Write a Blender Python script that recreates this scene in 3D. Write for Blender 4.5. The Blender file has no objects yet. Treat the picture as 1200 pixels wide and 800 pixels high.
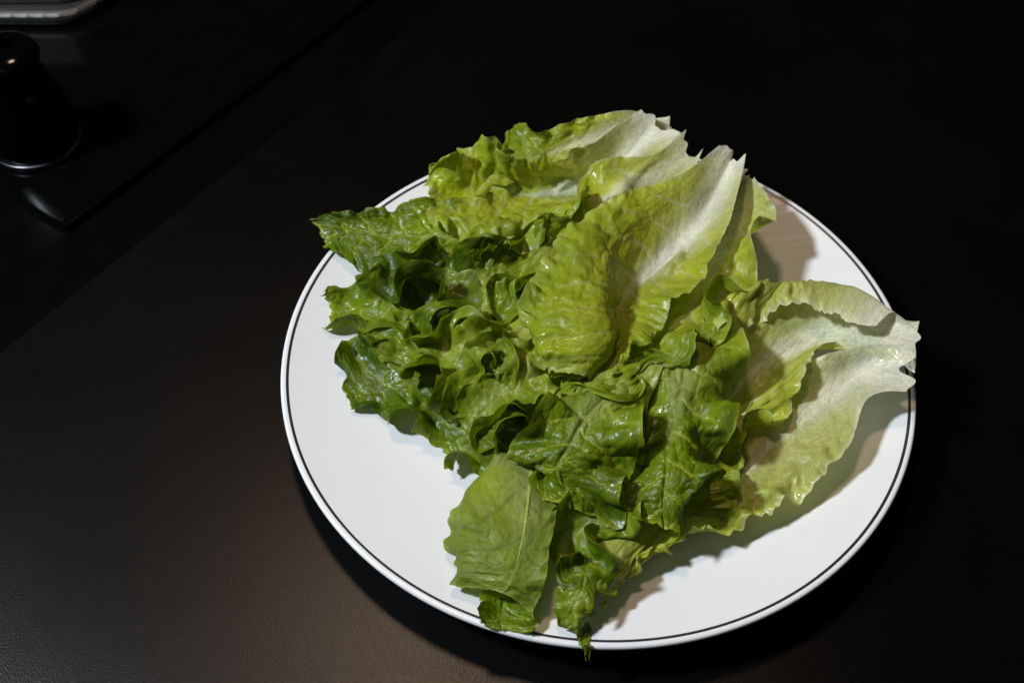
import bpy, bmesh, math, random
import numpy as np
from mathutils import Vector

# ------------------------------------------------------------------ camera
CAM_H = 0.4105; PITCH = 51.25; FPX = 1350.0          # metres, degrees, focal length in px of the 1200 px photo
sc = bpy.context.scene
COL = sc.collection
cam_d = bpy.data.cameras.new('camera'); cam = bpy.data.objects.new('camera', cam_d); COL.objects.link(cam)
cam.location = (0, 0, CAM_H); cam.rotation_euler = (math.radians(90 - PITCH), 0, 0)
cam_d.sensor_width = 36; cam_d.lens = 36 * FPX / 1200
cam_d.clip_start = 0.01; cam_d.clip_end = 50
cam_d.dof.use_dof = True; cam_d.dof.focus_distance = 0.46; cam_d.dof.aperture_fstop = 13
sc.camera = cam

# ------------------------------------------------------------------ world, lamps, exposure
w = bpy.data.worlds.new('World'); sc.world = w; w.use_nodes = True
w.node_tree.nodes['Background'].inputs[0].default_value = (0.80, 0.92, 1.0, 1)
w.node_tree.nodes['Background'].inputs[1].default_value = 0.006
sc.view_settings.view_transform = 'Standard'; sc.view_settings.look = 'None'
sc.view_settings.exposure = 0; sc.view_settings.gamma = 1; sc.view_settings.use_curve_mapping = False

PC = Vector((0.0362, 0.3075, 0.0))                    # centre of the plate
def lamp(name, az, el, dist, size, power, color):
    d = bpy.data.lights.new(name, 'AREA'); d.shape = 'DISK'; d.size = size; d.energy = power; d.color = color
    o = bpy.data.objects.new(name, d); COL.objects.link(o)
    a, e = math.radians(az), math.radians(el)
    v = Vector((math.cos(e) * math.cos(a), math.cos(e) * math.sin(a), math.sin(e)))
    o.location = PC + v * dist
    o.rotation_euler = (-v).to_track_quat('-Z', 'Y').to_euler()
    return o
lamp('cool_lamp', 185, 50, 1.3, 0.13, 18.3, (0.85, 0.93, 1.0))
lamp('warm_lamp', 114, 71, 1.3, 0.17, 3.9, (1.0, 0.69, 0.46))
lamp('fill_light', -115, 58, 2.2, 1.4, 1.6, (0.90, 0.97, 1.0))  # added soft fill on the camera side, standing in for bounced light

# ------------------------------------------------------------------ pixel -> place
A = math.radians(PITCH)
def P(px, py, h=0.0):
    """photo pixel (1200x800) met at height h millimetres above the worktop"""
    x = (px - 600) / FPX; y = -(py - 400) / FPX
    d = np.array([x, math.cos(A) + y * math.sin(A), -math.sin(A) + y * math.cos(A)])
    t = (h * 0.001 - CAM_H) / d[2]
    return d * t + np.array([0, 0, CAM_H])

# ------------------------------------------------------------------ materials
def mat(name):
    m = bpy.data.materials.new(name); m.use_nodes = True
    nt = m.node_tree; return m, nt, nt.nodes['Principled BSDF']
def node(nt, typ, **kw):
    n = nt.nodes.new(typ)
    for k, v in kw.items():
        if k in n.inputs: n.inputs[k].default_value = v
        else: setattr(n, k, v)
    return n
def ramp(nt, stops):
    r = nt.nodes.new('ShaderNodeValToRGB'); e = r.color_ramp.elements
    while len(e) < len(stops): e.new(0.5)
    for i, (p, c) in enumerate(stops):
        e[i].position = p; e[i].color = (*c, 1) if len(c) == 3 else c
    return r

def worktop_material():
    m, nt, b = mat('matte_black_worktop'); L = nt.links
    tc = node(nt, 'ShaderNodeTexCoord')
    n1 = node(nt, 'ShaderNodeTexNoise', Scale=1500.0, Detail=2.0, Roughness=0.6)
    n2 = node(nt, 'ShaderNodeTexNoise', Scale=7.0, Detail=5.0, Roughness=0.6)
    L.new(tc.outputs['Object'], n1.inputs['Vector']); L.new(tc.outputs['Object'], n2.inputs['Vector'])
    r = ramp(nt, [(0.3, (0.0008, 0.0008, 0.0009)), (0.7, (0.0020, 0.0019, 0.0018))])
    L.new(n2.outputs['Fac'], r.inputs['Fac']); L.new(r.outputs['Color'], b.inputs['Base Color'])
    rr = node(nt, 'ShaderNodeMapRange'); rr.inputs['To Min'].default_value = 0.25; rr.inputs['To Max'].default_value = 0.33
    L.new(n2.outputs['Fac'], rr.inputs['Value']); L.new(rr.outputs['Result'], b.inputs['Roughness'])
    b.inputs['Specular IOR Level'].default_value = 0.25
    bp = node(nt, 'ShaderNodeBump', Strength=0.42, Distance=0.0002)
    L.new(n1.outputs['Fac'], bp.inputs['Height']); L.new(bp.outputs['Normal'], b.inputs['Normal'])
    return m
def simple_material(name, col, rough, metal=0.0, spec=0.5, bump=None, coat=0.0):
    m, nt, b = mat(name); L = nt.links
    tc = node(nt, 'ShaderNodeTexCoord')
    n = node(nt, 'ShaderNodeTexNoise', Scale=60.0, Detail=4.0)
    if bump == 'brushed':
        mp = node(nt, 'ShaderNodeMapping'); mp.inputs['Scale'].default_value = (0.15, 1, 25)
        L.new(tc.outputs['Object'], mp.inputs['Vector']); L.new(mp.outputs['Vector'], n.inputs['Vector'])
    else:
        L.new(tc.outputs['Object'], n.inputs['Vector'])
    c0 = tuple(c * 0.9 for c in col); c1 = tuple(min(1, c * 1.08) for c in col)
    r = ramp(nt, [(0.35, c0), (0.65, c1)]); L.new(n.outputs['Fac'], r.inputs['Fac'])
    L.new(r.outputs['Color'], b.inputs['Base Color'])
    mr = node(nt, 'ShaderNodeMapRange'); mr.inputs['To Min'].default_value = rough * 0.8; mr.inputs['To Max'].default_value = rough * 1.25
    L.new(n.outputs['Fac'], mr.inputs['Value']); L.new(mr.outputs['Result'], b.inputs['Roughness'])
    b.inputs['Metallic'].default_value = metal; b.inputs['Specular IOR Level'].default_value = spec
    b.inputs['Coat Weight'].default_value = coat; b.inputs['Coat Roughness'].default_value = 0.05
    if bump:
        bp = node(nt, 'ShaderNodeBump', Strength=0.25, Distance=0.0005)
        L.new(n.outputs['Fac'], bp.inputs['Height']); L.new(bp.outputs['Normal'], b.inputs['Normal'])
    return m
def porcelain_material():
    m, nt, b = mat('white_glazed_porcelain'); L = nt.links
    tc = node(nt, 'ShaderNodeTexCoord')
    n = node(nt, 'ShaderNodeTexNoise', Scale=14.0, Detail=5.0)
    L.new(tc.outputs['Object'], n.inputs['Vector'])
    r = ramp(nt, [(0.3, (0.775, 0.785, 0.80)), (0.7, (0.82, 0.825, 0.835))])
    L.new(n.outputs['Fac'], r.inputs['Fac']); L.new(r.outputs['Color'], b.inputs['Base Color'])
    b.inputs['Roughness'].default_value = 0.14; b.inputs['Specular IOR Level'].default_value = 0.5
    # faint cutlery marks in the glaze
    mp = node(nt, 'ShaderNodeMapping'); mp.inputs['Rotation'].default_value = (0, 0, 0.6); mp.inputs['Scale'].default_value = (14, 420, 1)
    n2 = node(nt, 'ShaderNodeTexNoise', Scale=1.0, Detail=2.0); L.new(tc.outputs['Object'], mp.inputs['Vector']); L.new(mp.outputs['Vector'], n2.inputs['Vector'])
    mr = node(nt, 'ShaderNodeMapRange'); mr.inputs['From Min'].default_value = 0.55; mr.inputs['From Max'].default_value = 0.75
    mr.inputs['To Min'].default_value = 0.13; mr.inputs['To Max'].default_value = 0.30
    L.new(n2.outputs['Fac'], mr.inputs['Value']); L.new(mr.outputs['Result'], b.inputs['Roughness'])
    bp = node(nt, 'ShaderNodeBump', Strength=0.06, Distance=0.001)
    L.new(n.outputs['Fac'], bp.inputs['Height']); L.new(bp.outputs['Normal'], b.inputs['Normal'])
    return m
def leaf_material(name='lettuce_leaf_tissue', transl=0.34, rough=0.36):
    m, nt, b = mat(name); L = nt.links
    at = node(nt, 'ShaderNodeAttribute', attribute_name='tint')
    uv = node(nt, 'ShaderNodeAttribute', attribute_name='cell')          # metric leaf coordinates
    n1 = node(nt, 'ShaderNodeTexNoise', Scale=330.0, Detail=3.0, Roughness=0.6)
    n2 = node(nt, 'ShaderNodeTexNoise', Scale=60.0, Detail=4.0, Roughness=0.65)
    vo = node(nt, 'ShaderNodeTexVoronoi', feature='DISTANCE_TO_EDGE', Scale=260.0)
    for n in (n1, n2): L.new(uv.outputs['Vector'], n.inputs['Vector'])
    n3 = node(nt, 'ShaderNodeTexNoise', Scale=220.0, Detail=2.0); L.new(uv.outputs['Vector'], n3.inputs['Vector'])
    wv = node(nt, 'ShaderNodeVectorMath', operation='SCALE'); wv.inputs['Scale'].default_value = 0.0045
    L.new(n3.outputs['Color'], wv.inputs[0])
    av = node(nt, 'ShaderNodeVectorMath', operation='ADD'); L.new(uv.outputs['Vector'], av.inputs[0]); L.new(wv.outputs['Vector'], av.inputs[1])
    L.new(av.outputs['Vector'], vo.inputs['Vector'])
    # fine net of veinlets, a little paler than the tissue
    vr = node(nt, 'ShaderNodeMapRange'); vr.inputs['From Max'].default_value = 0.10
    vr.inputs['To Min'].default_value = 1.15; vr.inputs['To Max'].default_value = 0.97
    L.new(vo.outputs['Distance'], vr.inputs['Value'])
    nr = node(nt, 'ShaderNodeMapRange'); nr.inputs['From Min'].default_value = 0.3; nr.inputs['From Max'].default_value = 0.7
    nr.inputs['To Min'].default_value = 0.78; nr.inputs['To Max'].default_value = 1.22
    L.new(n2.outputs['Fac'], nr.inputs['Value'])
    mu = node(nt, 'ShaderNodeMath', operation='MULTIPLY'); L.new(vr.outputs['Result'], mu.inputs[0]); L.new(nr.outputs['Result'], mu.inputs[1])
    # long fibres in the white rib
    fm = node(nt, 'ShaderNodeMapping'); fm.inputs['Scale'].default_value = (28, 900, 1); L.new(uv.outputs['Vector'], fm.inputs['Vector'])
    fn = node(nt, 'ShaderNodeTexNoise', Scale=1.0, Detail=3.0); L.new(fm.outputs['Vector'], fn.inputs['Vector'])
    fr = node(nt, 'ShaderNodeMapRange'); fr.inputs['From Min'].default_value = 0.3; fr.inputs['From Max'].default_value = 0.7
    fr.inputs['To Min'].default_value = 0.84; fr.inputs['To Max'].default_value = 1.08; L.new(fn.outputs['Fac'], fr.inputs['Value'])
    fx = node(nt, 'ShaderNodeMix'); fx.inputs['A'].default_value = 1.0
    L.new(at.outputs['Alpha'], fx.inputs['Factor']); L.new(fr.outputs['Result'], fx.inputs['B'])
    mf = node(nt, 'ShaderNodeMath', operation='MULTIPLY'); L.new(mu.outputs[0], mf.inputs[0]); L.new(fx.outputs['Result'], mf.inputs[1])
    vm = node(nt, 'ShaderNodeVectorMath', operation='SCALE'); L.new(at.outputs['Color'], vm.inputs[0]); L.new(mf.outputs[0], vm.inputs['Scale'])
    L.new(vm.outputs['Vector'], b.inputs['Base Color'])
    # damp sheen with wetter patches
    rr = node(nt, 'ShaderNodeMapRange'); rr.inputs['From Min'].default_value = 0.48; rr.inputs['From Max'].default_value = 0.66
    rr.inputs['To Min'].default_value = rough + 0.06; rr.inputs['To Max'].default_value = rough - 0.20
    L.new(n2.outputs['Fac'], rr.inputs['Value']); L.new(rr.outputs['Result'], b.inputs['Roughness'])
    b.inputs['Specular IOR Level'].default_value = 0.42
    # relief: veinlet cells + grain
    ad = node(nt, 'ShaderNodeMath', operation='MULTIPLY_ADD'); ad.inputs[1].default_value = 1.3
    L.new(vo.outputs['Distance'], ad.inputs[0]); L.new(n1.outputs['Fac'], ad.inputs[2])
    bp = node(nt, 'ShaderNodeBump', Strength=0.5, Distance=0.0005)
    L.new(ad.outputs[0], bp.inputs['Height']); L.new(bp.outputs['Normal'], b.inputs['Normal'])
    tr = node(nt, 'ShaderNodeBsdfTranslucent'); L.new(bp.outputs['Normal'], tr.inputs['Normal'])
    hs = node(nt, 'ShaderNodeHueSaturation'); hs.inputs['Hue'].default_value = 0.497; hs.inputs['Saturation'].default_value = 1.08; hs.inputs['Value'].default_value = 1.25
    L.new(vm.outputs['Vector'], hs.inputs['Color']); L.new(hs.outputs['Color'], tr.inputs['Color'])
    mx = node(nt, 'ShaderNodeMixShader'); mx.inputs[0].default_value = transl
    L.new(b.outputs[0], mx.inputs[1]); L.new(tr.outputs[0], mx.inputs[2])
    L.new(mx.outputs[0], nt.nodes['Material Output'].inputs['Surface'])
    return m

M_TOP = worktop_material()
M_POLISH = simple_material('polished_black_counter', (0.0012, 0.0012, 0.0012), 0.3, spec=0.08)
M_GLASS = simple_material('dark_glass_panel', (0.0011, 0.0014, 0.0014), 0.15, spec=0.16)
M_STEEL = simple_material('brushed_steel', (0.11, 0.11, 0.105), 0.5, metal=1.0, bump='brushed')
M_BLACK = simple_material('glossy_black_enamel', (0.0010, 0.0010, 0.0011), 0.10, spec=0.16)
M_RING = simple_material('pale_steel_ring', (0.08, 0.08, 0.09), 0.30, metal=1.0)
M_PLATE = porcelain_material()
M_LINE = simple_material('dark_rim_glaze', (0.030, 0.027, 0.027), 0.25)
M_LEAF = leaf_material()
M_UNDER = leaf_material('lettuce_leaf_underside', 0.30, 0.55)
M_RIB = leaf_material('lettuce_midrib_tissue', 0.22, 0.30)

# ------------------------------------------------------------------ mesh helpers
def mesh_obj(name, verts, faces, material, parent=None, smooth=True):
    me = bpy.data.meshes.new(name); me.from_pydata([tuple(v) for v in verts], [], faces); me.update()
    if smooth: me.polygons.foreach_set('use_smooth', np.ones(len(me.polygons), bool))
    me.materials.append(material)
    o = bpy.data.objects.new(name, me); COL.objects.link(o)
    if parent: o.parent = parent; o.matrix_parent_inverse = parent.matrix_world.inverted()
    return o
def tag(o, label=None, cat=None, group=None, kind=None):
    for k, v in (('label', label), ('category', cat), ('group', group), ('kind', kind)):
        if v: o[k] = v
    return o
def empty(name, loc):
    o = bpy.data.objects.new(name, None); o.location = loc; o.empty_display_size = 0.02; COL.objects.link(o)
    bpy.context.view_layer.update(); return o
def lathe(name, prof, material, center, parent=None, n=160, closed=False):
    vs = []; fs = []
    for r, z in prof:
        for k in range(n):
            a = 2 * math.pi * k / n; vs.append((center[0] + r * math.cos(a), center[1] + r * math.sin(a), center[2] + z))
    m = len(prof)
    for i in range(m if closed else m - 1):
        j = (i + 1) % m
        for k in range(n):
            k2 = (k + 1) % n; fs.append((i * n + k, i * n + k2, j * n + k2, j * n + k))
    return mesh_obj(name, vs, fs, material, parent)
def slab(name, poly, z0, z1, material, bevel=0.0015):
    bm = bmesh.new(); vs = [bm.verts.new((p[0], p[1], z0)) for p in poly]
    f = bm.faces.new(vs); bm.normal_update()
    if f.normal.z < 0: f.normal_flip()
    r = bmesh.ops.extrude_face_region(bm, geom=[f])
    bmesh.ops.translate(bm, verts=[v for v in r['geom'] if isinstance(v, bmesh.types.BMVert)], vec=(0, 0, z1 - z0))
    bmesh.ops.recalc_face_normals(bm, faces=bm.faces)
    if bevel: bmesh.ops.bevel(bm, geom=list(bm.edges), offset=bevel, segments=3, affect='EDGES', profile=0.5)
    me = bpy.data.meshes.new(name); bm.to_mesh(me); bm.free(); me.materials.append(material)
    o = bpy.data.objects.new(name, me); COL.objects.link(o); return o

# ------------------------------------------------------------------ worktop and the counter beyond its edge
e0 = P(0, 413)[:2]; e1 = P(446, 59)[:2]
du = (e1 - e0) / np.linalg.norm(e1 - e0); dn = np.array([du[1], -du[0]])     # dn points to the plate's side
o = slab('worktop', [e0 - du * 0.9, e0 + du * 1.5, e0 + du * 1.5 + dn * 1.1, e0 - du * 0.9 + dn * 1.1], -0.04, 0.0, M_TOP, 0.0003)
tag(o, 'matte black worktop with fine grain under the white plate', kind='structure')
g = -dn * 0.003
o = slab('polished_counter', [e0 - du * 0.9 + g, e0 + du * 1.5 + g, e0 + du * 1.5 - dn * 0.9, e0 - du * 0.9 - dn * 0.9], -0.044, -0.004, M_POLISH, 0.0003)
tag(o, 'polished black counter beyond the edge of the matte worktop', kind='structure')
c0 = P(77, 268, -0.5)[:2]; h1 = P(225, 156, -0.5)[:2]; h2 = P(0, 224, -0.5)[:2]
d1 = (h1 - c0) / np.linalg.norm(h1 - c0); d2 = np.array([-d1[1], d1[0]])
o = slab('glass_panel', [c0, c0 + d1 * 0.58, c0 + d1 * 0.58 + d2 * 0.5, c0 + d2 * 0.5], -0.0045, 0.0005, M_GLASS, 0.0012)
tag(o, 'dark glass panel with a bright corner let into the black counter', 'glass panel')

# ------------------------------------------------------------------ plate
plate = empty('plate', PC)
tag(plate, 'white round porcelain plate with thin dark rim line under the lettuce', 'plate')
R = 0.135
def plate_z(r):
    r = np.asarray(r, float)
    t = np.clip((r - 0.070) / (R - 0.070), 0, 1.05)
    return 0.0085 + 0.0125 * t ** 1.7
prof = [(0.0005, 0.0085)] + [(r, float(plate_z(r))) for r in np.linspace(0.01, 0.1335, 46)]
zt = float(plate_z(0.1335))
prof += [(0.1343, zt + 0.0001), (0.1349, zt - 0.0004), (0.1351, zt - 0.0012), (0.1349, zt - 0.0020), (0.1342, zt - 0.0027), (0.1325, zt - 0.0036)]
prof += [(r, float(plate_z(r)) - 0.0042) for r in np.linspace(0.128, 0.084, 12)]
prof += [(0.0815, 0.0030), (0.0805, 0.0006), (0.0795, 0.0), (0.0780, 0.0), (0.0770, 0.0006), (0.0760, 0.0040), (0.04, 0.0045), (0.0005, 0.0045)]
pb = lathe('dish', prof, M_PLATE, PC, plate, 220)
rl = [(r, float(plate_z(r)) + 0.00012) for r in np.linspace(0.13165, 0.13275, 5)]
lathe('rim_line', [(rl[0][0], rl[0][1] - 0.0004)] + rl + [(rl[-1][0], rl[-1][1] - 0.0004)], M_LINE, PC, plate, 260)

# ------------------------------------------------------------------ noise in numpy
def vnoise(x, y, seed):
    """smooth value noise in [-1, 1]"""
    rs = np.random.RandomState(seed); T = rs.rand(64, 64) * 2 - 1
    xi = np.floor(x).astype(int); yi = np.floor(y).astype(int); fx = x - xi; fy = y - yi
    fx = fx * fx * fx * (fx * (fx * 6 - 15) + 10); fy = fy * fy * fy * (fy * (fy * 6 - 15) + 10)
    a = T[xi % 64, yi % 64]; b = T[(xi + 1) % 64, yi % 64]; c = T[xi % 64, (yi + 1) % 64]; d = T[(xi + 1) % 64, (yi + 1) % 64]
    return (a * (1 - fx) + b * fx) * (1 - fy) + (c * (1 - fx) + d * fx) * fy
def fbm(x, y, seed, oct=3):
    s = 0; a = 1; t = 0
    for k in range(oct): s = s + a * vnoise(x * 2 ** k, y * 2 ** k, seed + k); t += a; a *= 0.5
    return s / t
def cells(x, y, seed):
    """F2 - F1 of a jittered grid: 0 on the borders between cells"""
    rs = np.random.RandomState(seed); J = rs.rand(64, 64, 2)
    xi = np.floor(x).astype(int); yi = np.floor(y).astype(int)
    f1 = np.full(x.shape, 9.0); f2 = np.full(x.shape, 9.0)
    for dx in (-1, 0, 1):
        for dy in (-1, 0, 1):
            j = J[(xi + dx) % 64, (yi + dy) % 64]
            d = np.hypot(xi + dx + 0.1 + 0.8 * j[..., 0] - x, yi + dy + 0.1 + 0.8 * j[..., 1] - y)
            f2 = np.minimum(f2, np.maximum(f1, d)); f1 = np.minimum(f1, d)
    return f2 - f1
def catmull(pts, t):
    """Catmull-Rom through pts (n, ...) at parameters t in [0, 1]"""
    pts = np.asarray(pts, float); n = len(pts)
    if n == 2: return pts[0] + (pts[1] - pts[0]) * np.asarray(t).reshape(-1, *([1] * (pts.ndim - 1)))
    ext = np.concatenate([[2 * pts[0] - pts[1]], pts, [2 * pts[-1] - pts[-2]]])
    x = np.clip(np.asarray(t), 0, 1) * (n - 1); i = np.minimum(x.astype(int), n - 2); f = (x - i).reshape(-1, *([1] * (pts.ndim - 1)))
    a, b, c, d = ext[i], ext[i + 1], ext[i + 2], ext[i + 3]
    return 0.5 * (2 * b + (c - a) * f + (2 * a - 5 * b + 4 * c - d) * f * f + (3 * b - a - 3 * c + d) * f ** 3)
def sstep(a, b, x):
    t = np.clip((x - a) / (b - a), 0, 1); return t * t * (3 - 2 * t)

# ------------------------------------------------------------------ height of what already lies on the plate
HX0, HY0, HS, HN = -0.20, 0.08, 0.0015, 320
hx, hy = np.meshgrid(HX0 + HS * np.arange(HN), HY0 + HS * np.arange(HN), indexing='ij')
hr = np.hypot(hx - PC.x, hy - PC.y)
HEIGHT = np.where(hr < 0.1345, plate_z(hr), 0.0)
def lookup(p):
    i = np.clip(np.round((p[:, 0] - HX0) / HS).astype(int), 0, HN - 1); j = np.clip(np.round((p[:, 1] - HY0) / HS).astype(int), 0, HN - 1)
    return HEIGHT[i, j]
def stamp(p):
    i = np.clip(np.round((p[:, 0] - HX0) / HS).astype(int), 0, HN - 1); j = np.clip(np.round((p[:, 1] - HY0) / HS).astype(int), 0, HN - 1)
    np.maximum.at(HEIGHT, (i, j), p[:, 2])

# ------------------------------------------------------------------ a leaf grown from its rails
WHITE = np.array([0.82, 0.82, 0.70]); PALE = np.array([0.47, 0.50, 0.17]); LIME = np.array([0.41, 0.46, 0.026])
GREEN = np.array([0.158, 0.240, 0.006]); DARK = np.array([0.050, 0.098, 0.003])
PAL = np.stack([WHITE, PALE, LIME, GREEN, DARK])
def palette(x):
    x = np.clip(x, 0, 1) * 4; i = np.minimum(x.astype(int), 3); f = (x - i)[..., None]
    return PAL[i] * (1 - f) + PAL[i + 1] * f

def lettuce_leaf(label, rails, spine, seed, grow=0.7, ruffle_from=0.3, tone=(0.1, 0.7), edge_tone=0.15, blister=1.0,
                 under=False, teeth=0.08, pull=0.10, rib=0.006, iters=220, warp=0.006, lobes=0.10, cup=0.0, wl=0.0135, crisp=1.0, rib_white=0.0085, gexp=1.6, collide=True, margins=(1, 1), white=0.5, fine=(200, 120)):
    # 1. loft through the rails
    rails = [[(q[0], q[1], 13 + (q[2] - 13) * 0.68) for q in r] for r in rails]
    len_u = sum(np.linalg.norm(np.diff([P(*q) for q in r], axis=0), axis=1).sum() for r in rails) / len(rails)
    len_v = np.mean([sum(np.linalg.norm(P(*rails[k + 1][int(f * (len(rails[0]) - 1))]) - P(*rails[k][int(f * (len(rails[0]) - 1))])) for k in range(len(rails) - 1)) for f in (0.2, 0.5, 0.8)])
    NU = int(np.clip(len_u / 0.0030, 18, 70)); NV = int(np.clip(len_v / 0.0025, 13, 40))
    tu = np.linspace(0, 1, NU)
    R3 = [catmull([P(*q) for q in r], tu) for r in rails]                    # each (NU, 3)
    R3 = np.stack(R3)                                                        # (nr, NU, 3)
    mid = R3.mean(1); gaps = np.linalg.norm(np.diff(R3, axis=0), axis=2).mean(1)
    cum = np.concatenate([[0], np.cumsum(gaps)]); vs_ = np.linspace(0, cum[-1], NV)
    par = np.interp(vs_, cum, np.arange(len(rails))) / (len(rails) - 1)
    B = catmull(R3, par).transpose(1, 0, 2)                                  # (NU, NV, 3)
    vsp = np.interp(spine, np.arange(len(rails)), cum) / cum[-1] * 2 - 1     # midrib position in v
    v = np.linspace(-1, 1, NV); vv = np.where(v < vsp, (v - vsp) / (vsp + 1 + 1e-6), (v - vsp) / (1 - vsp + 1e-6))
    U, V = np.meshgrid(tu, vv, indexing='ij')
    mg = np.where(V < 0, margins[0], margins[1])
    # 2. rest lengths: the margin has grown longer than the middle
    G = grow * sstep(ruffle_from - 0.25, ruffle_from + 0.3, U) * np.abs(V) ** gexp * mg
    G *= 1 + 0.5 * fbm(U * 6 + seed, V * 2, seed + 5)
    idx = np.arange(NU * NV).reshape(NU, NV)
    cons = []
    def add(a, b, k, gf):
        a = a.ravel(); b = b.ravel(); L0 = np.linalg.norm(B.reshape(-1, 3)[a] - B.reshape(-1, 3)[b], axis=1)
        g_ = (G.ravel()[a] + G.ravel()[b]) / 2 * gf
        cons.append((a, b, L0 * (1 + g_), np.full(len(a), k)))
    add(idx[:-1], idx[1:], 1.0, 1.0); add(idx[:, :-1], idx[:, 1:], 1.0, 0.22)
    add(idx[:-1, :-1], idx[1:, 1:], 0.6, 0.65); add(idx[:-1, 1:], idx[1:, :-1], 0.6, 0.65)
    add(idx[:-2], idx[2:], 0.45, 0.98); add(idx[:, :-2], idx[:, 2:], 0.4, 0.22)
    add(idx[:-4], idx[4:], 0.22, 0.85); add(idx[:, :-4], idx[:, 4:], 0.15, 0.2)
    a = np.concatenate([c[0] for c in cons]); b = np.concatenate([c[1] for c in cons])
    L0 = np.concatenate([c[2] for c in cons]); K = np.concatenate([c[3] for c in cons])
    cnt = np.bincount(np.concatenate([a, b]), weights=np.concatenate([K, K]), minlength=NU * NV)[:, None]
    du_ = np.gradient(B, axis=0); dv_ = np.gradient(B, axis=1)
    Nn = np.cross(du_, dv_); Nn /= np.linalg.norm(Nn, axis=2, keepdims=True) + 1e-12
    if Nn[..., 2].mean() < 0: Nn = -Nn
    ulen = np.linalg.norm(np.diff(B, axis=0), axis=2).sum(0).mean()
    wlen = np.linalg.norm(np.diff(B, axis=1), axis=2).sum(1).mean()
    soft = fbm(U * ulen / 0.034 + seed * 1.7, V * wlen / 0.07 + seed, seed + 13, 2) * warp * (0.25 + 0.75 * np.abs(V)) * sstep(0.05, 0.5, U)
    B = B + Nn * soft[..., None]; B[..., 2] += cup * (np.abs(V) ** 2 - 0.3) * sstep(0.1, 0.6, U); B0 = B.reshape(-1, 3)
    wave = 1.6 * fbm(U * ulen / wl + seed * 3.1, V * 0.8 + seed, seed + 11, 1)
    x = B0 + (Nn * (wave * 0.014 * np.minimum(1, G * 1.6))[..., None]).reshape(-1, 3)
    wp = (pull * (1 - 0.98 * np.abs(V) ** 1.2 * np.minimum(1, G * 2.2))).reshape(-1, 1)
    nvt = NU * NV; prev = x.copy()
    for it in range(iters):
        vel = (x - prev) * 0.86; prev = x.copy(); x = x + vel
        d = x[b] - x[a]; l = np.linalg.norm(d, axis=1) + 1e-9
        corr = d * ((l - L0) / l * 0.5 * K)[:, None]
        acc = np.stack([np.bincount(a, corr[:, k], nvt) - np.bincount(b, corr[:, k], nvt) for k in range(3)], 1)
        x = x + acc / cnt * 1.7
        x = x + (B0 - x) * wp * (1.0 if it < iters * 0.7 else 0.6)
        if collide and it % 3 == 0:
            hgt = lookup(x) + 0.0009; dz = hgt - x[:, 2]
            x[:, 2] += np.where((dz > 0) & (dz < 0.010), dz, 0) * 0.5
            prev[:, 2] = np.where(dz > 0, x[:, 2], prev[:, 2])
            rr_ = np.hypot(x[:, 0] - PC.x, x[:, 1] - PC.y); flo = np.where(rr_ < 0.136, plate_z(rr_) + 0.0012, 0.0015)
            x[:, 2] = np.maximum(x[:, 2], flo)
    X = x.reshape(NU, NV, 3)
    # 3. finer surface, toothed margin
    FU, FV = fine
    fu = np.linspace(0, 1, FU); fv = np.linspace(0, 1, FV)
    Xu = catmull(X, fu)                                                       # (FU, NV, 3)
    S = np.linspace(-1, 1, FV)
    def edge(sd):
        s_ = fu * ulen
        t_ = 0.5 + 0.5 * fbm(s_ / 0.010 + sd * 7, s_ * 0 + sd, seed + 21 + sd, 3)
        saw = np.abs(((s_ / 0.0052 + 1.5 * vnoise(s_ / 0.012, s_ * 0, seed + 3 + sd)) % 1) - 0.35)
        lb = 0.5 + 0.5 * fbm(s_ / 0.021 + sd * 3, s_ * 0 + sd, seed + 91 + sd, 2)
        return (teeth * (0.9 * t_ + 0.35 * saw) + lobes * 2 * lb ** 2) * sstep(0.0, 0.25, fu)
    eL, eR = edge(1), edge(2)
    F = np.empty((FU, FV, 3))
    base_w = 1 - 0.0 * fu
    XT = np.transpose(Xu, (1, 0, 2))                                          # (NV, FU, 3)
    # tip and base ends: rounded and torn, by shortening the columns
    tip_cut = 0.04 * (0.5 + 0.5 * fbm(S * 6 + seed, S * 0 + 2, seed + 31, 3)) * (teeth > 0)
    base_cut = 0.06 * (0.5 + 0.5 * fbm(S * 1.9 + seed, S * 0 + 5, seed + 41, 2)) ** 1.5
    for i in range(FU):
        s_ = np.where(S < 0, S * (1 - eL[i]), S * (1 - eR[i]))
        F[i] = catmull(Xu[i], (s_ + 1) / 2)
    G2 = np.empty_like(F)
    for j in range(FV):
        q = base_cut[j] + fu * (1 - base_cut[j] - tip_cut[j])
        G2[:, j] = catmull(F[:, j], q)
    F = G2
    FUg, FSg = np.meshgrid(fu, S, indexing='ij')
    VV = np.where(FSg < vsp, (FSg - vsp) / (vsp + 1 + 1e-6), (FSg - vsp) / (1 - vsp + 1e-6))
    # metric leaf coordinates
    s_m = FUg * ulen; wid = np.linalg.norm(np.diff(F, axis=1), axis=2).sum(1)[:, None]
    t_m = (FSg - vsp) * wid / 2
    t_m = t_m + 0.004 * vnoise(s_m / 0.028 + seed, s_m * 0, seed + 50) * sstep(0.1, 0.4, FUg)
    # 4. veins and the blisters between them
    wx = s_m + 0.007 * fbm(s_m / 0.015, t_m / 0.015, seed + 51); wy = t_m + 0.006 * fbm(s_m / 0.02 + 9, t_m / 0.02, seed + 52)
    spacing = 0.016
    lx = s_m + 0.003 * fbm(s_m / 0.025, t_m / 0.025, seed + 53)
    ph = (lx - np.abs(t_m) * 0.85 + 0.35 * np.abs(t_m) ** 2 / 0.05 + np.where(t_m < 0, 0.45 * spacing, 0)) / spacing
    dl = np.abs(ph - np.round(ph)) * spacing * 0.75
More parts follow.
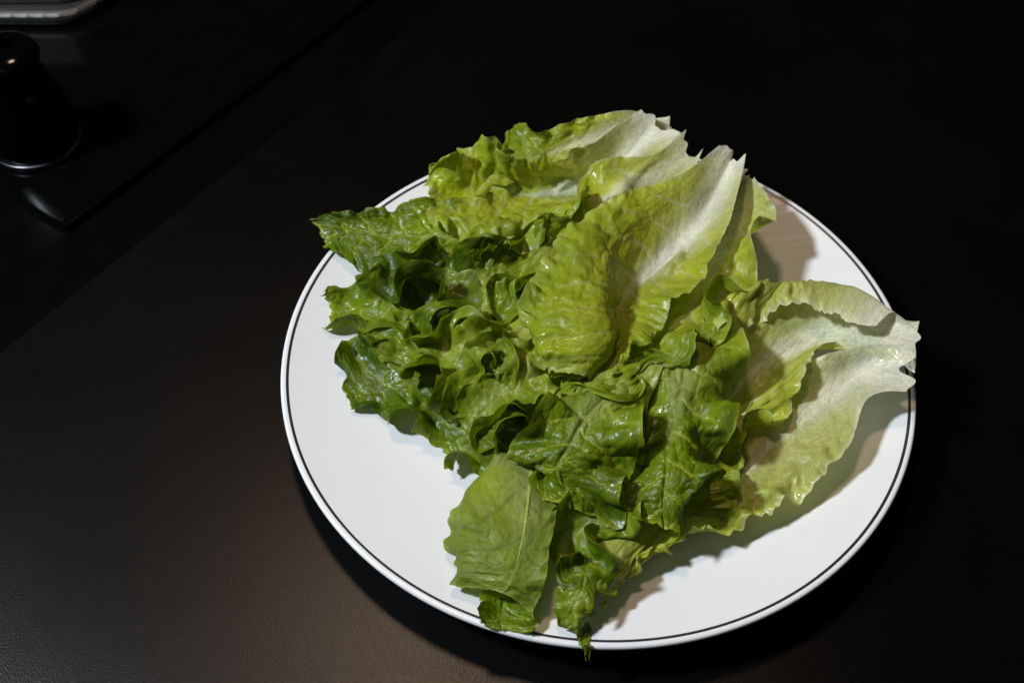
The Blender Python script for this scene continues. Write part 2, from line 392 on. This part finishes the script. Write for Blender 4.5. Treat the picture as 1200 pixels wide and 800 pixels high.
    lat = np.exp(-(dl / (0.0005 if under or tone[1] < 0.58 else 0.00075)) ** 2) * (1 - 0.55 * np.abs(VV))
    c1 = cells(wx / 0.0135, wy / 0.0135, seed + 61); c2 = cells(wx / 0.0048, wy / 0.0048, seed + 62)
    net = np.exp(-(c1 / 0.10) ** 2); net2 = np.exp(-(c2 / 0.14) ** 2)
    ribw = rib * (1 - 0.9 * FUg ** 0.7)
    midr = np.exp(-(t_m / (ribw * 0.8 + 0.0004)) ** 2)
    pillow = np.sqrt(np.clip(c1, 0, 1)) * 0.75 + 0.25 * np.sqrt(np.clip(c2, 0, 1)); pillow = pillow * (1 - 0.7 * lat) * (1 - midr)
    greenish = sstep(0.10, 0.6, FUg + 0.25 * np.abs(VV)) if white > 0.2 else np.ones_like(FUg)
    bl = blister * (0.35 + 0.65 * (0.5 + 0.5 * fbm(s_m / 0.03, t_m / 0.03, seed + 71))) * greenish
    fade = 1 - np.abs(VV) ** 6
    disp = 0.0023 * bl * (pillow - 0.35) * fade + 0.0003 * fbm(s_m / 0.006, t_m / 0.006, seed + 72) * greenish
    disp += 0.0012 * fbm(s_m / 0.013, t_m / 0.013, seed + 74) * greenish
    disp += 0.0014 * (rib / 0.01) / (1 + (t_m / (ribw + 0.0004)) ** 4) * (1 - FUg)
    disp += 0.0034 * fbm(s_m / 0.0062, t_m / 0.012, seed + 75, 2) * np.abs(VV) ** 2 * sstep(0.15, 0.5, FUg) * crisp
    fdu = np.gradient(F, axis=0); fdv = np.gradient(F, axis=1); FN = np.cross(fdu, fdv); FN /= np.linalg.norm(FN, axis=2, keepdims=True) + 1e-12
    if Nn[..., 2].mean() * FN[..., 2].mean() < 0: FN = -FN
    F = F + FN * (disp * (-1 if under else 1))[..., None]
    rr_ = np.hypot(F[..., 0] - PC.x, F[..., 1] - PC.y); flo = np.where(rr_ < 0.136, plate_z(rr_) + 0.0006, 0.001)
    F[..., 2] = np.maximum(F[..., 2], flo)
    # 5. colour of the tissue
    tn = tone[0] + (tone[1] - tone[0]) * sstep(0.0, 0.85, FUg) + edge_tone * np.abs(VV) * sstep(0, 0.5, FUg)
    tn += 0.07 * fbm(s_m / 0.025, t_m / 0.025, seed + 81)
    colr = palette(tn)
    ww = rib_white * (1 - 0.93 * sstep(0, 0.62, FUg)) + 0.0006
    tq = np.abs(t_m) * (1 + 0.25 * fbm(s_m / 0.01, t_m / 0.01, seed + 83))
    plateau = 1 / (1 + (tq / ww) ** 3.5)
    wc = white * plateau * (1 - sstep(0.35, 0.75, FUg)) + 0.45 * white * lat * np.clip(1 - 2.2 * np.abs(VV), 0, 1) * (1 - sstep(0.3, 0.7, FUg))
    wc = np.clip(wc, 0, 1)
    wc = np.maximum(wc, white * (1 - sstep(0.0, 0.13, FUg)))
    colr = colr * (1 - wc[..., None]) + WHITE * wc[..., None]
    vein = np.clip((0.55 if tone[1] > 0.58 else 0.62) * lat + (0.13 if tone[1] > 0.62 else 0.05) * net + 0.06 * net2, 0, 0.8) * sstep(0.05, 0.3, FUg)
    lt = palette(np.clip(tn - 0.34, 0, 1)) * 0.95 if tone[1] > 0.5 else palette(np.clip(tn + 0.2, 0, 1)) * 0.85
    if under: lt = palette(np.clip(tn + 0.25, 0, 1))
    colr = colr * (1 - vein[..., None]) + lt * vein[..., None]
    if under: colr = colr * 0.75 + np.array([0.17, 0.18, 0.04]) * 0.25
    rim = np.maximum(np.abs(VV) ** 30, FUg ** 50) * 0.6  # naturally paler margin, also painted in for the thin edge catching light
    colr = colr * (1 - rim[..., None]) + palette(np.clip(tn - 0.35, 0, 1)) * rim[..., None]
    stamp(F.reshape(-1, 3))
    # 6. objects
    k = np.arange(FU * FV).reshape(FU, FV)
    faces = np.stack([k[:-1, :-1], k[1:, :-1], k[1:, 1:], k[:-1, 1:]], -1).reshape(-1, 4)
    me = bpy.data.meshes.new('blade')
    me.vertices.add(FU * FV); me.vertices.foreach_set('co', F.astype(np.float32).ravel())
    me.loops.add(faces.size); me.loops.foreach_set('vertex_index', faces.astype(np.int32).ravel())
    me.polygons.add(len(faces)); me.polygons.foreach_set('loop_start', (np.arange(len(faces)) * 4).astype(np.int32))
    me.update(calc_edges=True); me.validate()
    me.polygons.foreach_set('use_smooth', np.ones(len(me.polygons), bool))
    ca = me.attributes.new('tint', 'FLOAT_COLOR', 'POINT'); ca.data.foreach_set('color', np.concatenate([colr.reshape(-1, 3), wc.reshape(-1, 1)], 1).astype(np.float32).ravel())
    cc = me.attributes.new('cell', 'FLOAT_VECTOR', 'POINT'); cc.data.foreach_set('vector', np.stack([s_m, t_m, np.full_like(s_m, seed * 0.37)], -1).astype(np.float32).ravel())
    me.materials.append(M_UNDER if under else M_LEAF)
    root = empty('lettuce_leaf', tuple(F[0, FV // 2]))
    tag(root, label, 'lettuce leaf', 'lettuce leaves piled on the plate')
    ob = bpy.data.objects.new('blade', me); COL.objects.link(ob); ob.parent = root; ob.matrix_parent_inverse = root.matrix_world.inverted()
    # midrib: a tapering fleshy strip along the spine, standing out on the back of the leaf
    jm = int(np.argmin(np.abs(S - vsp))); n = 60; K2 = 10
    fi = np.linspace(0, FU * 0.86 - 1, n).astype(int)
    C = F[fi, jm]; T = np.gradient(C, axis=0); T /= np.linalg.norm(T, axis=1, keepdims=True) + 1e-12
    Nv = FN[fi, jm]; Bv = np.cross(T, Nv); Bv /= np.linalg.norm(Bv, axis=1, keepdims=True) + 1e-12
    C = np.apply_along_axis(lambda q: np.convolve(np.pad(q, 3, 'edge'), np.ones(7) / 7, 'valid'), 0, C)
    tt = np.linspace(0, 1, n); hw = rib * (1 - 0.93 * tt ** 0.6) ; th = hw * 0.42 + 0.0002
    sgn = -1 if not under else 1
    verts = []; fc = []
    for i in range(n):
        for q in range(K2):
            a_ = 2 * math.pi * q / K2; zz = math.sin(a_)
            verts.append(C[i] + Bv[i] * hw[i] * math.cos(a_) + Nv[i] * sgn * (th[i] * (zz if zz > 0 else 0.02 * zz) + (-0.0001 if under else 0.0007)))
    for i in range(n - 1):
        for q in range(K2):
            q2 = (q + 1) % K2; fc.append((i * K2 + q, i * K2 + q2, (i + 1) * K2 + q2, (i + 1) * K2 + q))
    fc.append(tuple(range(K2))); fc.append(tuple((n - 1) * K2 + q for q in range(K2)))
    rb = mesh_obj('midrib', verts, fc, M_RIB, root)
    cr = np.repeat(palette(np.clip(tone[0] * 0.85 + (tone[1] * 0.85 - tone[0] * 0.85) * tt ** 0.7, 0, 1))[:, None], K2, 1)
    wq = (white * (1 - sstep(0.3, 0.9, tt)))[:, None, None]; cr = cr * (1 - wq) + WHITE * wq
    ra = rb.data.attributes.new('tint', 'FLOAT_COLOR', 'POINT'); ra.data.foreach_set('color', np.concatenate([cr.reshape(-1, 3), np.ones((n * K2, 1))], 1).astype(np.float32).ravel())
    rc = rb.data.attributes.new('cell', 'FLOAT_VECTOR', 'POINT'); rc.data.foreach_set('vector', (np.array(verts)).astype(np.float32).ravel())
    return root

# ------------------------------------------------------------------ the leaves, from the bottom of the pile upwards
# rails are curves from the leaf's base to its tip: (photo x, photo y, height in mm)
LEAVES = [
 dict(label='broad pale leaf lying lowest, its white base over the plate rim', seed=1, spine=1, grow=0.35, ruffle_from=0.75, tone=(0.10, 0.38), blister=0.6, teeth=0.04, rib=0.007, white=0.6, lobes=0.04, rib_white=0.008, crisp=2.0, warp=0.008,
  rails=[[(1074,402,54),(1005,405,46),(930,430,38),(860,490,34),(795,555,30),(740,620,26),(705,680,22)],
         [(1078,430,50),(1005,440,34),(935,495,26),(865,555,22),(795,610,20),(740,660,20),(705,700,20)],
         [(1080,458,50),(1020,466,44),(992,530,38),(932,580,32),(865,612,30),(795,642,28),(718,698,26)]]),
 dict(label='cupped pale leaf with rolled yellow-green margins and a torn white base', seed=2, spine=2, grow=0.65, ruffle_from=0.5, tone=(0.16, 0.48), blister=0.6, teeth=0.1, rib=0.008, white=0.8, pull=0.09, lobes=0.08, crisp=2.0, rib_white=0.01, warp=0.008,
  rails=[[(1045,380,54),(985,385,52),(940,368,54),(868,400,50),(815,440,44),(775,490,40),(750,555,34)],
         [(1052,368,54),(1000,336,54),(930,329,54),(862,340,50),(805,395,42),(765,465,38),(740,555,34)],
         [(1082,398,46),(990,384,36),(908,422,24),(846,482,21),(805,540,23),(785,575,25),(775,600,26)],
         [(1082,440,46),(1028,432,36),(984,408,38),(942,468,38),(886,532,36),(878,575,32),(864,606,28)]]),
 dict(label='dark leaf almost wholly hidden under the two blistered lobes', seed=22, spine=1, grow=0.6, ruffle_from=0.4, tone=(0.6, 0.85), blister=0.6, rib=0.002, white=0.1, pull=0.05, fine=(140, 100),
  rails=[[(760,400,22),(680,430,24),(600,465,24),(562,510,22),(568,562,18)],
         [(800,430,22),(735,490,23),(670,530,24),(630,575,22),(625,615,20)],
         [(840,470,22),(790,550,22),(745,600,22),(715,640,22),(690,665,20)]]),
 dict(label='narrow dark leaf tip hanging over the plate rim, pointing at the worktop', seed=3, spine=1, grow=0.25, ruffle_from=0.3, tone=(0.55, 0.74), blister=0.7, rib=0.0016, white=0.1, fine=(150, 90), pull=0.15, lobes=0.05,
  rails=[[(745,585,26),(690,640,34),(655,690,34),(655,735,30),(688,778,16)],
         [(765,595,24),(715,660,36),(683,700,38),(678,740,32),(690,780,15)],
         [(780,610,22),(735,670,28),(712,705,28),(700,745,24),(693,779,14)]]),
 dict(label='small curled leaf tip at the rim, under the folded pale leaf', seed=4, spine=1, grow=0.35, ruffle_from=0.3, tone=(0.5, 0.78), blister=0.8, rib=0.0016, white=0.1, fine=(130, 90), pull=0.12,
  rails=[[(600,600,22),(570,650,24),(562,690,28),(560,715,30),(570,735,24)],
         [(630,600,20),(605,655,20),(595,700,20),(592,728,20),(598,748,18)],
         [(660,600,22),(640,655,24),(632,700,28),(634,725,28),(626,746,20)]]),
 dict(label='dark crinkled leaf tip between the folded pale leaf and the hanging tip', seed=5, spine=1, grow=1.4, ruffle_from=0.2, tone=(0.6, 0.86), blister=0.5, rib=0.0016, white=0.1, fine=(160, 110), pull=0.03, cup=0.01,
  rails=[[(700,500,30),(660,560,34),(645,610,34),(645,660,30),(660,690,26)],
         [(745,520,32),(712,580,38),(690,630,38),(680,670,34),(680,705,28)],
         [(790,560,30),(755,610,34),(735,640,36),(722,680,32),(706,715,26)]]),
 dict(label='dark leaf with bubbled surface whose pointed tip reaches past the plate rim', seed=6, spine=1, grow=0.3, ruffle_from=0.4, tone=(0.5, 0.84), blister=1.5, teeth=0.04, rib=0.0016, white=0.1, pull=0.12, cup=0.004, lobes=0.04,
  rails=[[(660,215,28),(580,232,34),(500,237,36),(430,244,36),(361,257,30)],
         [(665,250,26),(580,265,32),(500,272,34),(430,272,34),(364,260,30)],
         [(670,290,22),(590,305,26),(510,318,28),(440,325,26),(378,290,26)]]),
 dict(label='green leaf tip curling down beside the plate edge below the bubbled dark leaf', seed=7, spine=1, grow=1.2, ruffle_from=0.35, tone=(0.5, 0.78), blister=0.35, rib=0.0016, white=0.1, pull=0.04, cup=0.01, lobes=0.14, warp=0.009, crisp=0.5,
  rails=[[(690,225,28),(600,262,30),(505,295,36),(435,315,34),(382,338,25)],
         [(700,265,26),(610,305,28),(510,340,34),(440,358,30),(383,362,20)],
         [(710,305,24),(620,350,26),(525,395,28),(455,410,24),(392,395,17)]]),
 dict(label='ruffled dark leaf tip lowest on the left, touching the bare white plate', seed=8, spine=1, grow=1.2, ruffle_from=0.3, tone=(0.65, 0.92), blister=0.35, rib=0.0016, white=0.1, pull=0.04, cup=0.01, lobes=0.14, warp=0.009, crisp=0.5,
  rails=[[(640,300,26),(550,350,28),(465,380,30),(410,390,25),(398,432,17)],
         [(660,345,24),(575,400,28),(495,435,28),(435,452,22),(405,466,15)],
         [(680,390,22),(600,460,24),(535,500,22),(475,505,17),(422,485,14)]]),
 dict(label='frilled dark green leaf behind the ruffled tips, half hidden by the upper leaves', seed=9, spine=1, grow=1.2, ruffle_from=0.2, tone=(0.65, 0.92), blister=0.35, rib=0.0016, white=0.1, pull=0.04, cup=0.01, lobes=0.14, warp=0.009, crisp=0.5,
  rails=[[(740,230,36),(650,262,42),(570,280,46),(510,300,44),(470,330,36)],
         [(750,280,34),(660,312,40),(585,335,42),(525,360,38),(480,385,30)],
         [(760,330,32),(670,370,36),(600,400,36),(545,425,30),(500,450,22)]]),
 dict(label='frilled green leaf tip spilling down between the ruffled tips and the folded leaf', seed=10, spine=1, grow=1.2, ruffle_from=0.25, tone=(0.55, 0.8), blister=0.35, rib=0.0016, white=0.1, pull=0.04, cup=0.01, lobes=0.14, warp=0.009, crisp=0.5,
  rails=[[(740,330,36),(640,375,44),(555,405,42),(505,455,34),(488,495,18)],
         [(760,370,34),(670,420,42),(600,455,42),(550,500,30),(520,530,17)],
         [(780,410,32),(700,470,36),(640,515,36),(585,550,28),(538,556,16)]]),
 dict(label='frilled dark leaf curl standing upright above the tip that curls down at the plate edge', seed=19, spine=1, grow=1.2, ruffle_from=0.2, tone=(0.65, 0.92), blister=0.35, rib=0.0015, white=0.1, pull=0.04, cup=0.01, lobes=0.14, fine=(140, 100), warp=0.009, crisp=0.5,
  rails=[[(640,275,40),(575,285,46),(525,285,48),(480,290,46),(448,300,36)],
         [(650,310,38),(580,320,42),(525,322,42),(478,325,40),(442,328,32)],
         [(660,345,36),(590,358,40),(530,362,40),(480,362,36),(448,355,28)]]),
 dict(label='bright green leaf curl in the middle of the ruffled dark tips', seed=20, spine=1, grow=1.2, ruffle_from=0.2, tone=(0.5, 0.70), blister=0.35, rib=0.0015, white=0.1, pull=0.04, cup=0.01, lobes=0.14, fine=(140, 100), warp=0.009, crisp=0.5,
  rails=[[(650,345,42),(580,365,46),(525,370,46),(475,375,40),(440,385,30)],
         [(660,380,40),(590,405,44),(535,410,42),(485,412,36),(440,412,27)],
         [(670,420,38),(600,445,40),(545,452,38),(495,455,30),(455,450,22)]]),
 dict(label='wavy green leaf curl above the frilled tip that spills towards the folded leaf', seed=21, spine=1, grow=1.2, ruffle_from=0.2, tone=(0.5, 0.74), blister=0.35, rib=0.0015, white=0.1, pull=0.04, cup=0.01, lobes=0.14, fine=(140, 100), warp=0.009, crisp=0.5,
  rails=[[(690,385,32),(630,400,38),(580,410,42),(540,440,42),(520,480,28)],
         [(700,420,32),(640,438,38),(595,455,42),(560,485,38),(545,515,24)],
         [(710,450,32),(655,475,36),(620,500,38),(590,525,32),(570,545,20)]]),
 dict(label='folded pale leaf showing its veined matt underside, near the lower rim', seed=11, spine=2, grow=0.12, ruffle_from=0.6, tone=(0.66, 0.74), edge_tone=0.05, blister=0.45, under=True, teeth=0.06, rib=0.0013, white=0.1, pull=0.2, lobes=0.05, warp=0.005,
  rails=[[(575,545,26),(545,575,26),(521,622,22),(533,660,22),(552,672,24)],
         [(588,528,38),(553,580,44),(553,625,44),(545,655,38),(530,688,28)],
         [(625,530,42),(620,585,46),(612,640,46),(600,680,42),(590,694,36)],
         [(655,545,38),(655,590,42),(645,640,40),(638,690,36),(622,728,30)]]),
 dict(label='dark green blistered leaf lobe lying over the cupped pale leaf, wavy margin', seed=12, spine=1, grow=0.8, ruffle_from=0.15, tone=(0.62, 0.80), blister=1.2, teeth=0.07, rib=0.0016, white=0.1, pull=0.05, lobes=0.05, warp=0.009, crisp=0.7,
  rails=[[(765,395,44),(748,455,42),(738,520,42),(736,565,42),(742,606,34)],
         [(805,380,50),(802,440,56),(795,500,58),(785,560,54),(778,622,40)],
         [(868,370,46),(874,435,50),(862,505,52),(842,562,50),(800,622,36)]]),
 dict(label='puckered glossy green leaf lobe overlapping the top of the folded pale leaf', seed=23, spine=1, grow=0.8, ruffle_from=0.15, tone=(0.62, 0.80), blister=1.2, teeth=0.07, rib=0.0016, white=0.1, pull=0.06, lobes=0.07, fine=(170, 120), warp=0.009, crisp=0.7,
  rails=[[(715,405,46),(660,455,54),(615,500,54),(598,535,50),(614,572,38)],
         [(745,420,50),(700,475,60),(672,520,62),(655,555,58),(664,598,42)],
         [(775,440,46),(757,490,52),(748,535,52),(736,570,50),(732,612,38)]]),
 dict(label='green leaf at the back with its long smooth margin against the dark', seed=13, spine=1, grow=0.9, ruffle_from=0.6, tone=(0.3, 0.66), blister=0.8, teeth=0.05, rib=0.006, white=0.6, pull=0.06, crisp=1.5,
  rails=[[(775,140,56),(735,128,58),(690,136,56),(640,148,54),(606,142,52),(590,168,46)],
         [(790,150,48),(740,152,46),(685,165,44),(635,180,42),(600,185,42),(575,205,40)],
         [(800,165,42),(745,185,38),(690,205,36),(640,222,34),(600,230,34),(570,240,36)]]),
 dict(label='cupped yellow-green leaf with a wide white base and frilled far margin', seed=14, spine=1, grow=0.7, ruffle_from=0.6, tone=(0.28, 0.54), blister=0.4, teeth=0.07, rib=0.009, white=0.9, pull=0.07, crisp=1.8, rib_white=0.01, margins=(1.4, 0.5),
  rails=[[(752,128,62),(700,158,66),(655,174,68),(612,166,70),(575,154,70),(540,160,64),(510,204,52)],
         [(776,138,58),(728,188,42),(682,216,32),(630,232,28),(585,238,28),(545,238,30),(498,242,38)],
         [(800,150,66),(758,186,60),(712,222,56),(668,242,56),(612,252,54),(555,262,50),(498,254,44)],
         [(808,160,60),(770,200,54),(722,242,50),(675,266,50),(615,278,48),(552,290,44),(490,272,40)]]),
 dict(label='light green leaf wedged between the two white-based leaves, crinkled margin', seed=15, spine=1, grow=1.1, ruffle_from=0.4, tone=(0.34, 0.66), blister=0.4, teeth=0.08, rib=0.006, white=0.5, pull=0.05, crisp=1.3, rib_white=0.005,
  rails=[[(806,150,68),(765,180,64),(700,188,64),(670,228,60),(645,262,56),(600,282,52),(560,300,44)],
         [(815,175,60),(770,205,54),(715,240,50),(670,275,48),(630,300,46),(590,325,44),(560,340,38)],
         [(826,170,66),(800,225,50),(750,275,46),(700,310,44),(660,345,42),(620,370,40),(580,385,34)]]),
 dict(label='yellow-green leaf on the right of the pile with a scalloped outer margin', seed=16, spine=1, grow=1.0, ruffle_from=0.3, tone=(0.34, 0.62), blister=0.5, teeth=0.08, rib=0.006, white=0.4, pull=0.05, crisp=1.3,
  rails=[[(845,215,38),(815,280,30),(772,335,30),(715,395,34),(665,440,34),(620,468,30)],
         [(868,205,46),(858,270,36),(818,342,36),(765,402,42),(705,452,42),(640,488,36)],
         [(882,205,60),(905,248,60),(878,325,56),(848,385,58),(790,428,56),(682,496,42)]]),
 dict(label='topmost light green leaf with a thick white rib and torn white base', seed=17, spine=3, grow=0.45, ruffle_from=0.55, tone=(0.38, 0.53), blister=0.9, teeth=0.06, rib=0.010, white=0.95, pull=0.12, crisp=1.2, rib_white=0.0085, margins=(1.2, 1.2), warp=0.006, gexp=5.0, lobes=0.06,
  rails=[[(846,168,66),(798,203,68),(738,220,66),(676,258,62),(628,308,60),(606,365,62),(622,424,58)],
         [(852,170,64),(804,213,64),(750,244,60),(704,286,64),(668,334,70),(644,388,70),(642,442,60)],
         [(857,173,62),(814,228,56),(768,265,50),(724,304,58),(710,345,68),(708,395,68),(678,446,58)],
         [(864,176,60),(830,246,46),(788,302,40),(748,338,40),(728,366,46),(722,405,52),(696,446,52)],
         [(876,180,66),(862,246,62),(836,302,62),(800,338,62),(772,376,60),(752,414,56),(720,446,52)]]),
 dict(label='tightly curled green leaf tip tucked below the topmost leaf', seed=18, spine=1, grow=0.8, ruffle_from=0.1, tone=(0.5, 0.66), blister=0.4, rib=0.002, white=0.1, fine=(120, 90), pull=0.06, cup=0.01,
  rails=[[(650,415,36),(615,412,44),(590,412,46),(576,430,42)],
         [(660,445,34),(628,442,44),(603,448,46),(588,462,40)],
         [(665,470,32),(645,476,40),(626,486,40),(604,490,34)]]),
]
for L_ in LEAVES:
    L_ = dict(L_); lettuce_leaf(L_.pop('label'), L_.pop('rails'), L_.pop('spine'), L_.pop('seed'), **L_)

# ------------------------------------------------------------------ things in the dark behind
jc = P(44, 166, 0.5); jc[2] = 0.0007
jug = empty('black_jug', tuple(jc)); tag(jug, 'glossy black rounded jug with a pale base ring on the dark glass', 'jug')
prof = [(0.001, 0.001), (0.020, 0.001), (0.0225, 0.004), (0.0235, 0.012), (0.022, 0.022), (0.019, 0.034), (0.0165, 0.044), (0.0165, 0.050), (0.018, 0.054), (0.0165, 0.058), (0.010, 0.061), (0.001, 0.062)]
pt = catmull(np.array(prof), np.linspace(0, 1, 70))
lathe('jug_body', [(max(0.0008, r), z) for r, z in pt], M_BLACK, jc, jug, 96)
lathe('base_ring', [(0.0215, 0.0), (0.0240, 0.0), (0.0246, 0.0012), (0.0240, 0.0028), (0.0228, 0.0034), (0.0215, 0.0024)], M_RING, jc, jug, 96, closed=True)
lathe('lid_knob', [(0.0005, 0.070), (0.003, 0.0695), (0.004, 0.067), (0.003, 0.064), (0.0025, 0.061), (0.0005, 0.061)], M_BLACK, jc, jug, 48)

# a steel appliance with a bowed front; only its foot shows at the edge of the view
sb = P(30, 31, 1.5)[:2]
front = [(-0.10 + 0.15 * k / 16, 0.03 * max(0.0, (k - 13) / 3) ** 2) for k in range(17)]
def outline(d): return [sb + np.array((x_, y_ + d)) for x_, y_ in front] + [sb + np.array([0.05, 0.16]), sb + np.array([-0.10, 0.16])]
st = slab('steel_body', outline(0.010), 0.0095, 0.034, M_STEEL, 0.002)
app = empty('steel_appliance', (sb[0], sb[1] + 0.07, 0.0005)); tag(app, 'brushed steel appliance front standing behind the black jug', 'appliance')
st.parent = app; st.matrix_parent_inverse = app.matrix_world.inverted()
fl = slab('base_flange', outline(0.0), 0.0006, 0.0093, M_STEEL, 0.0035)
fl.parent = app; fl.matrix_parent_inverse = app.matrix_world.inverted()
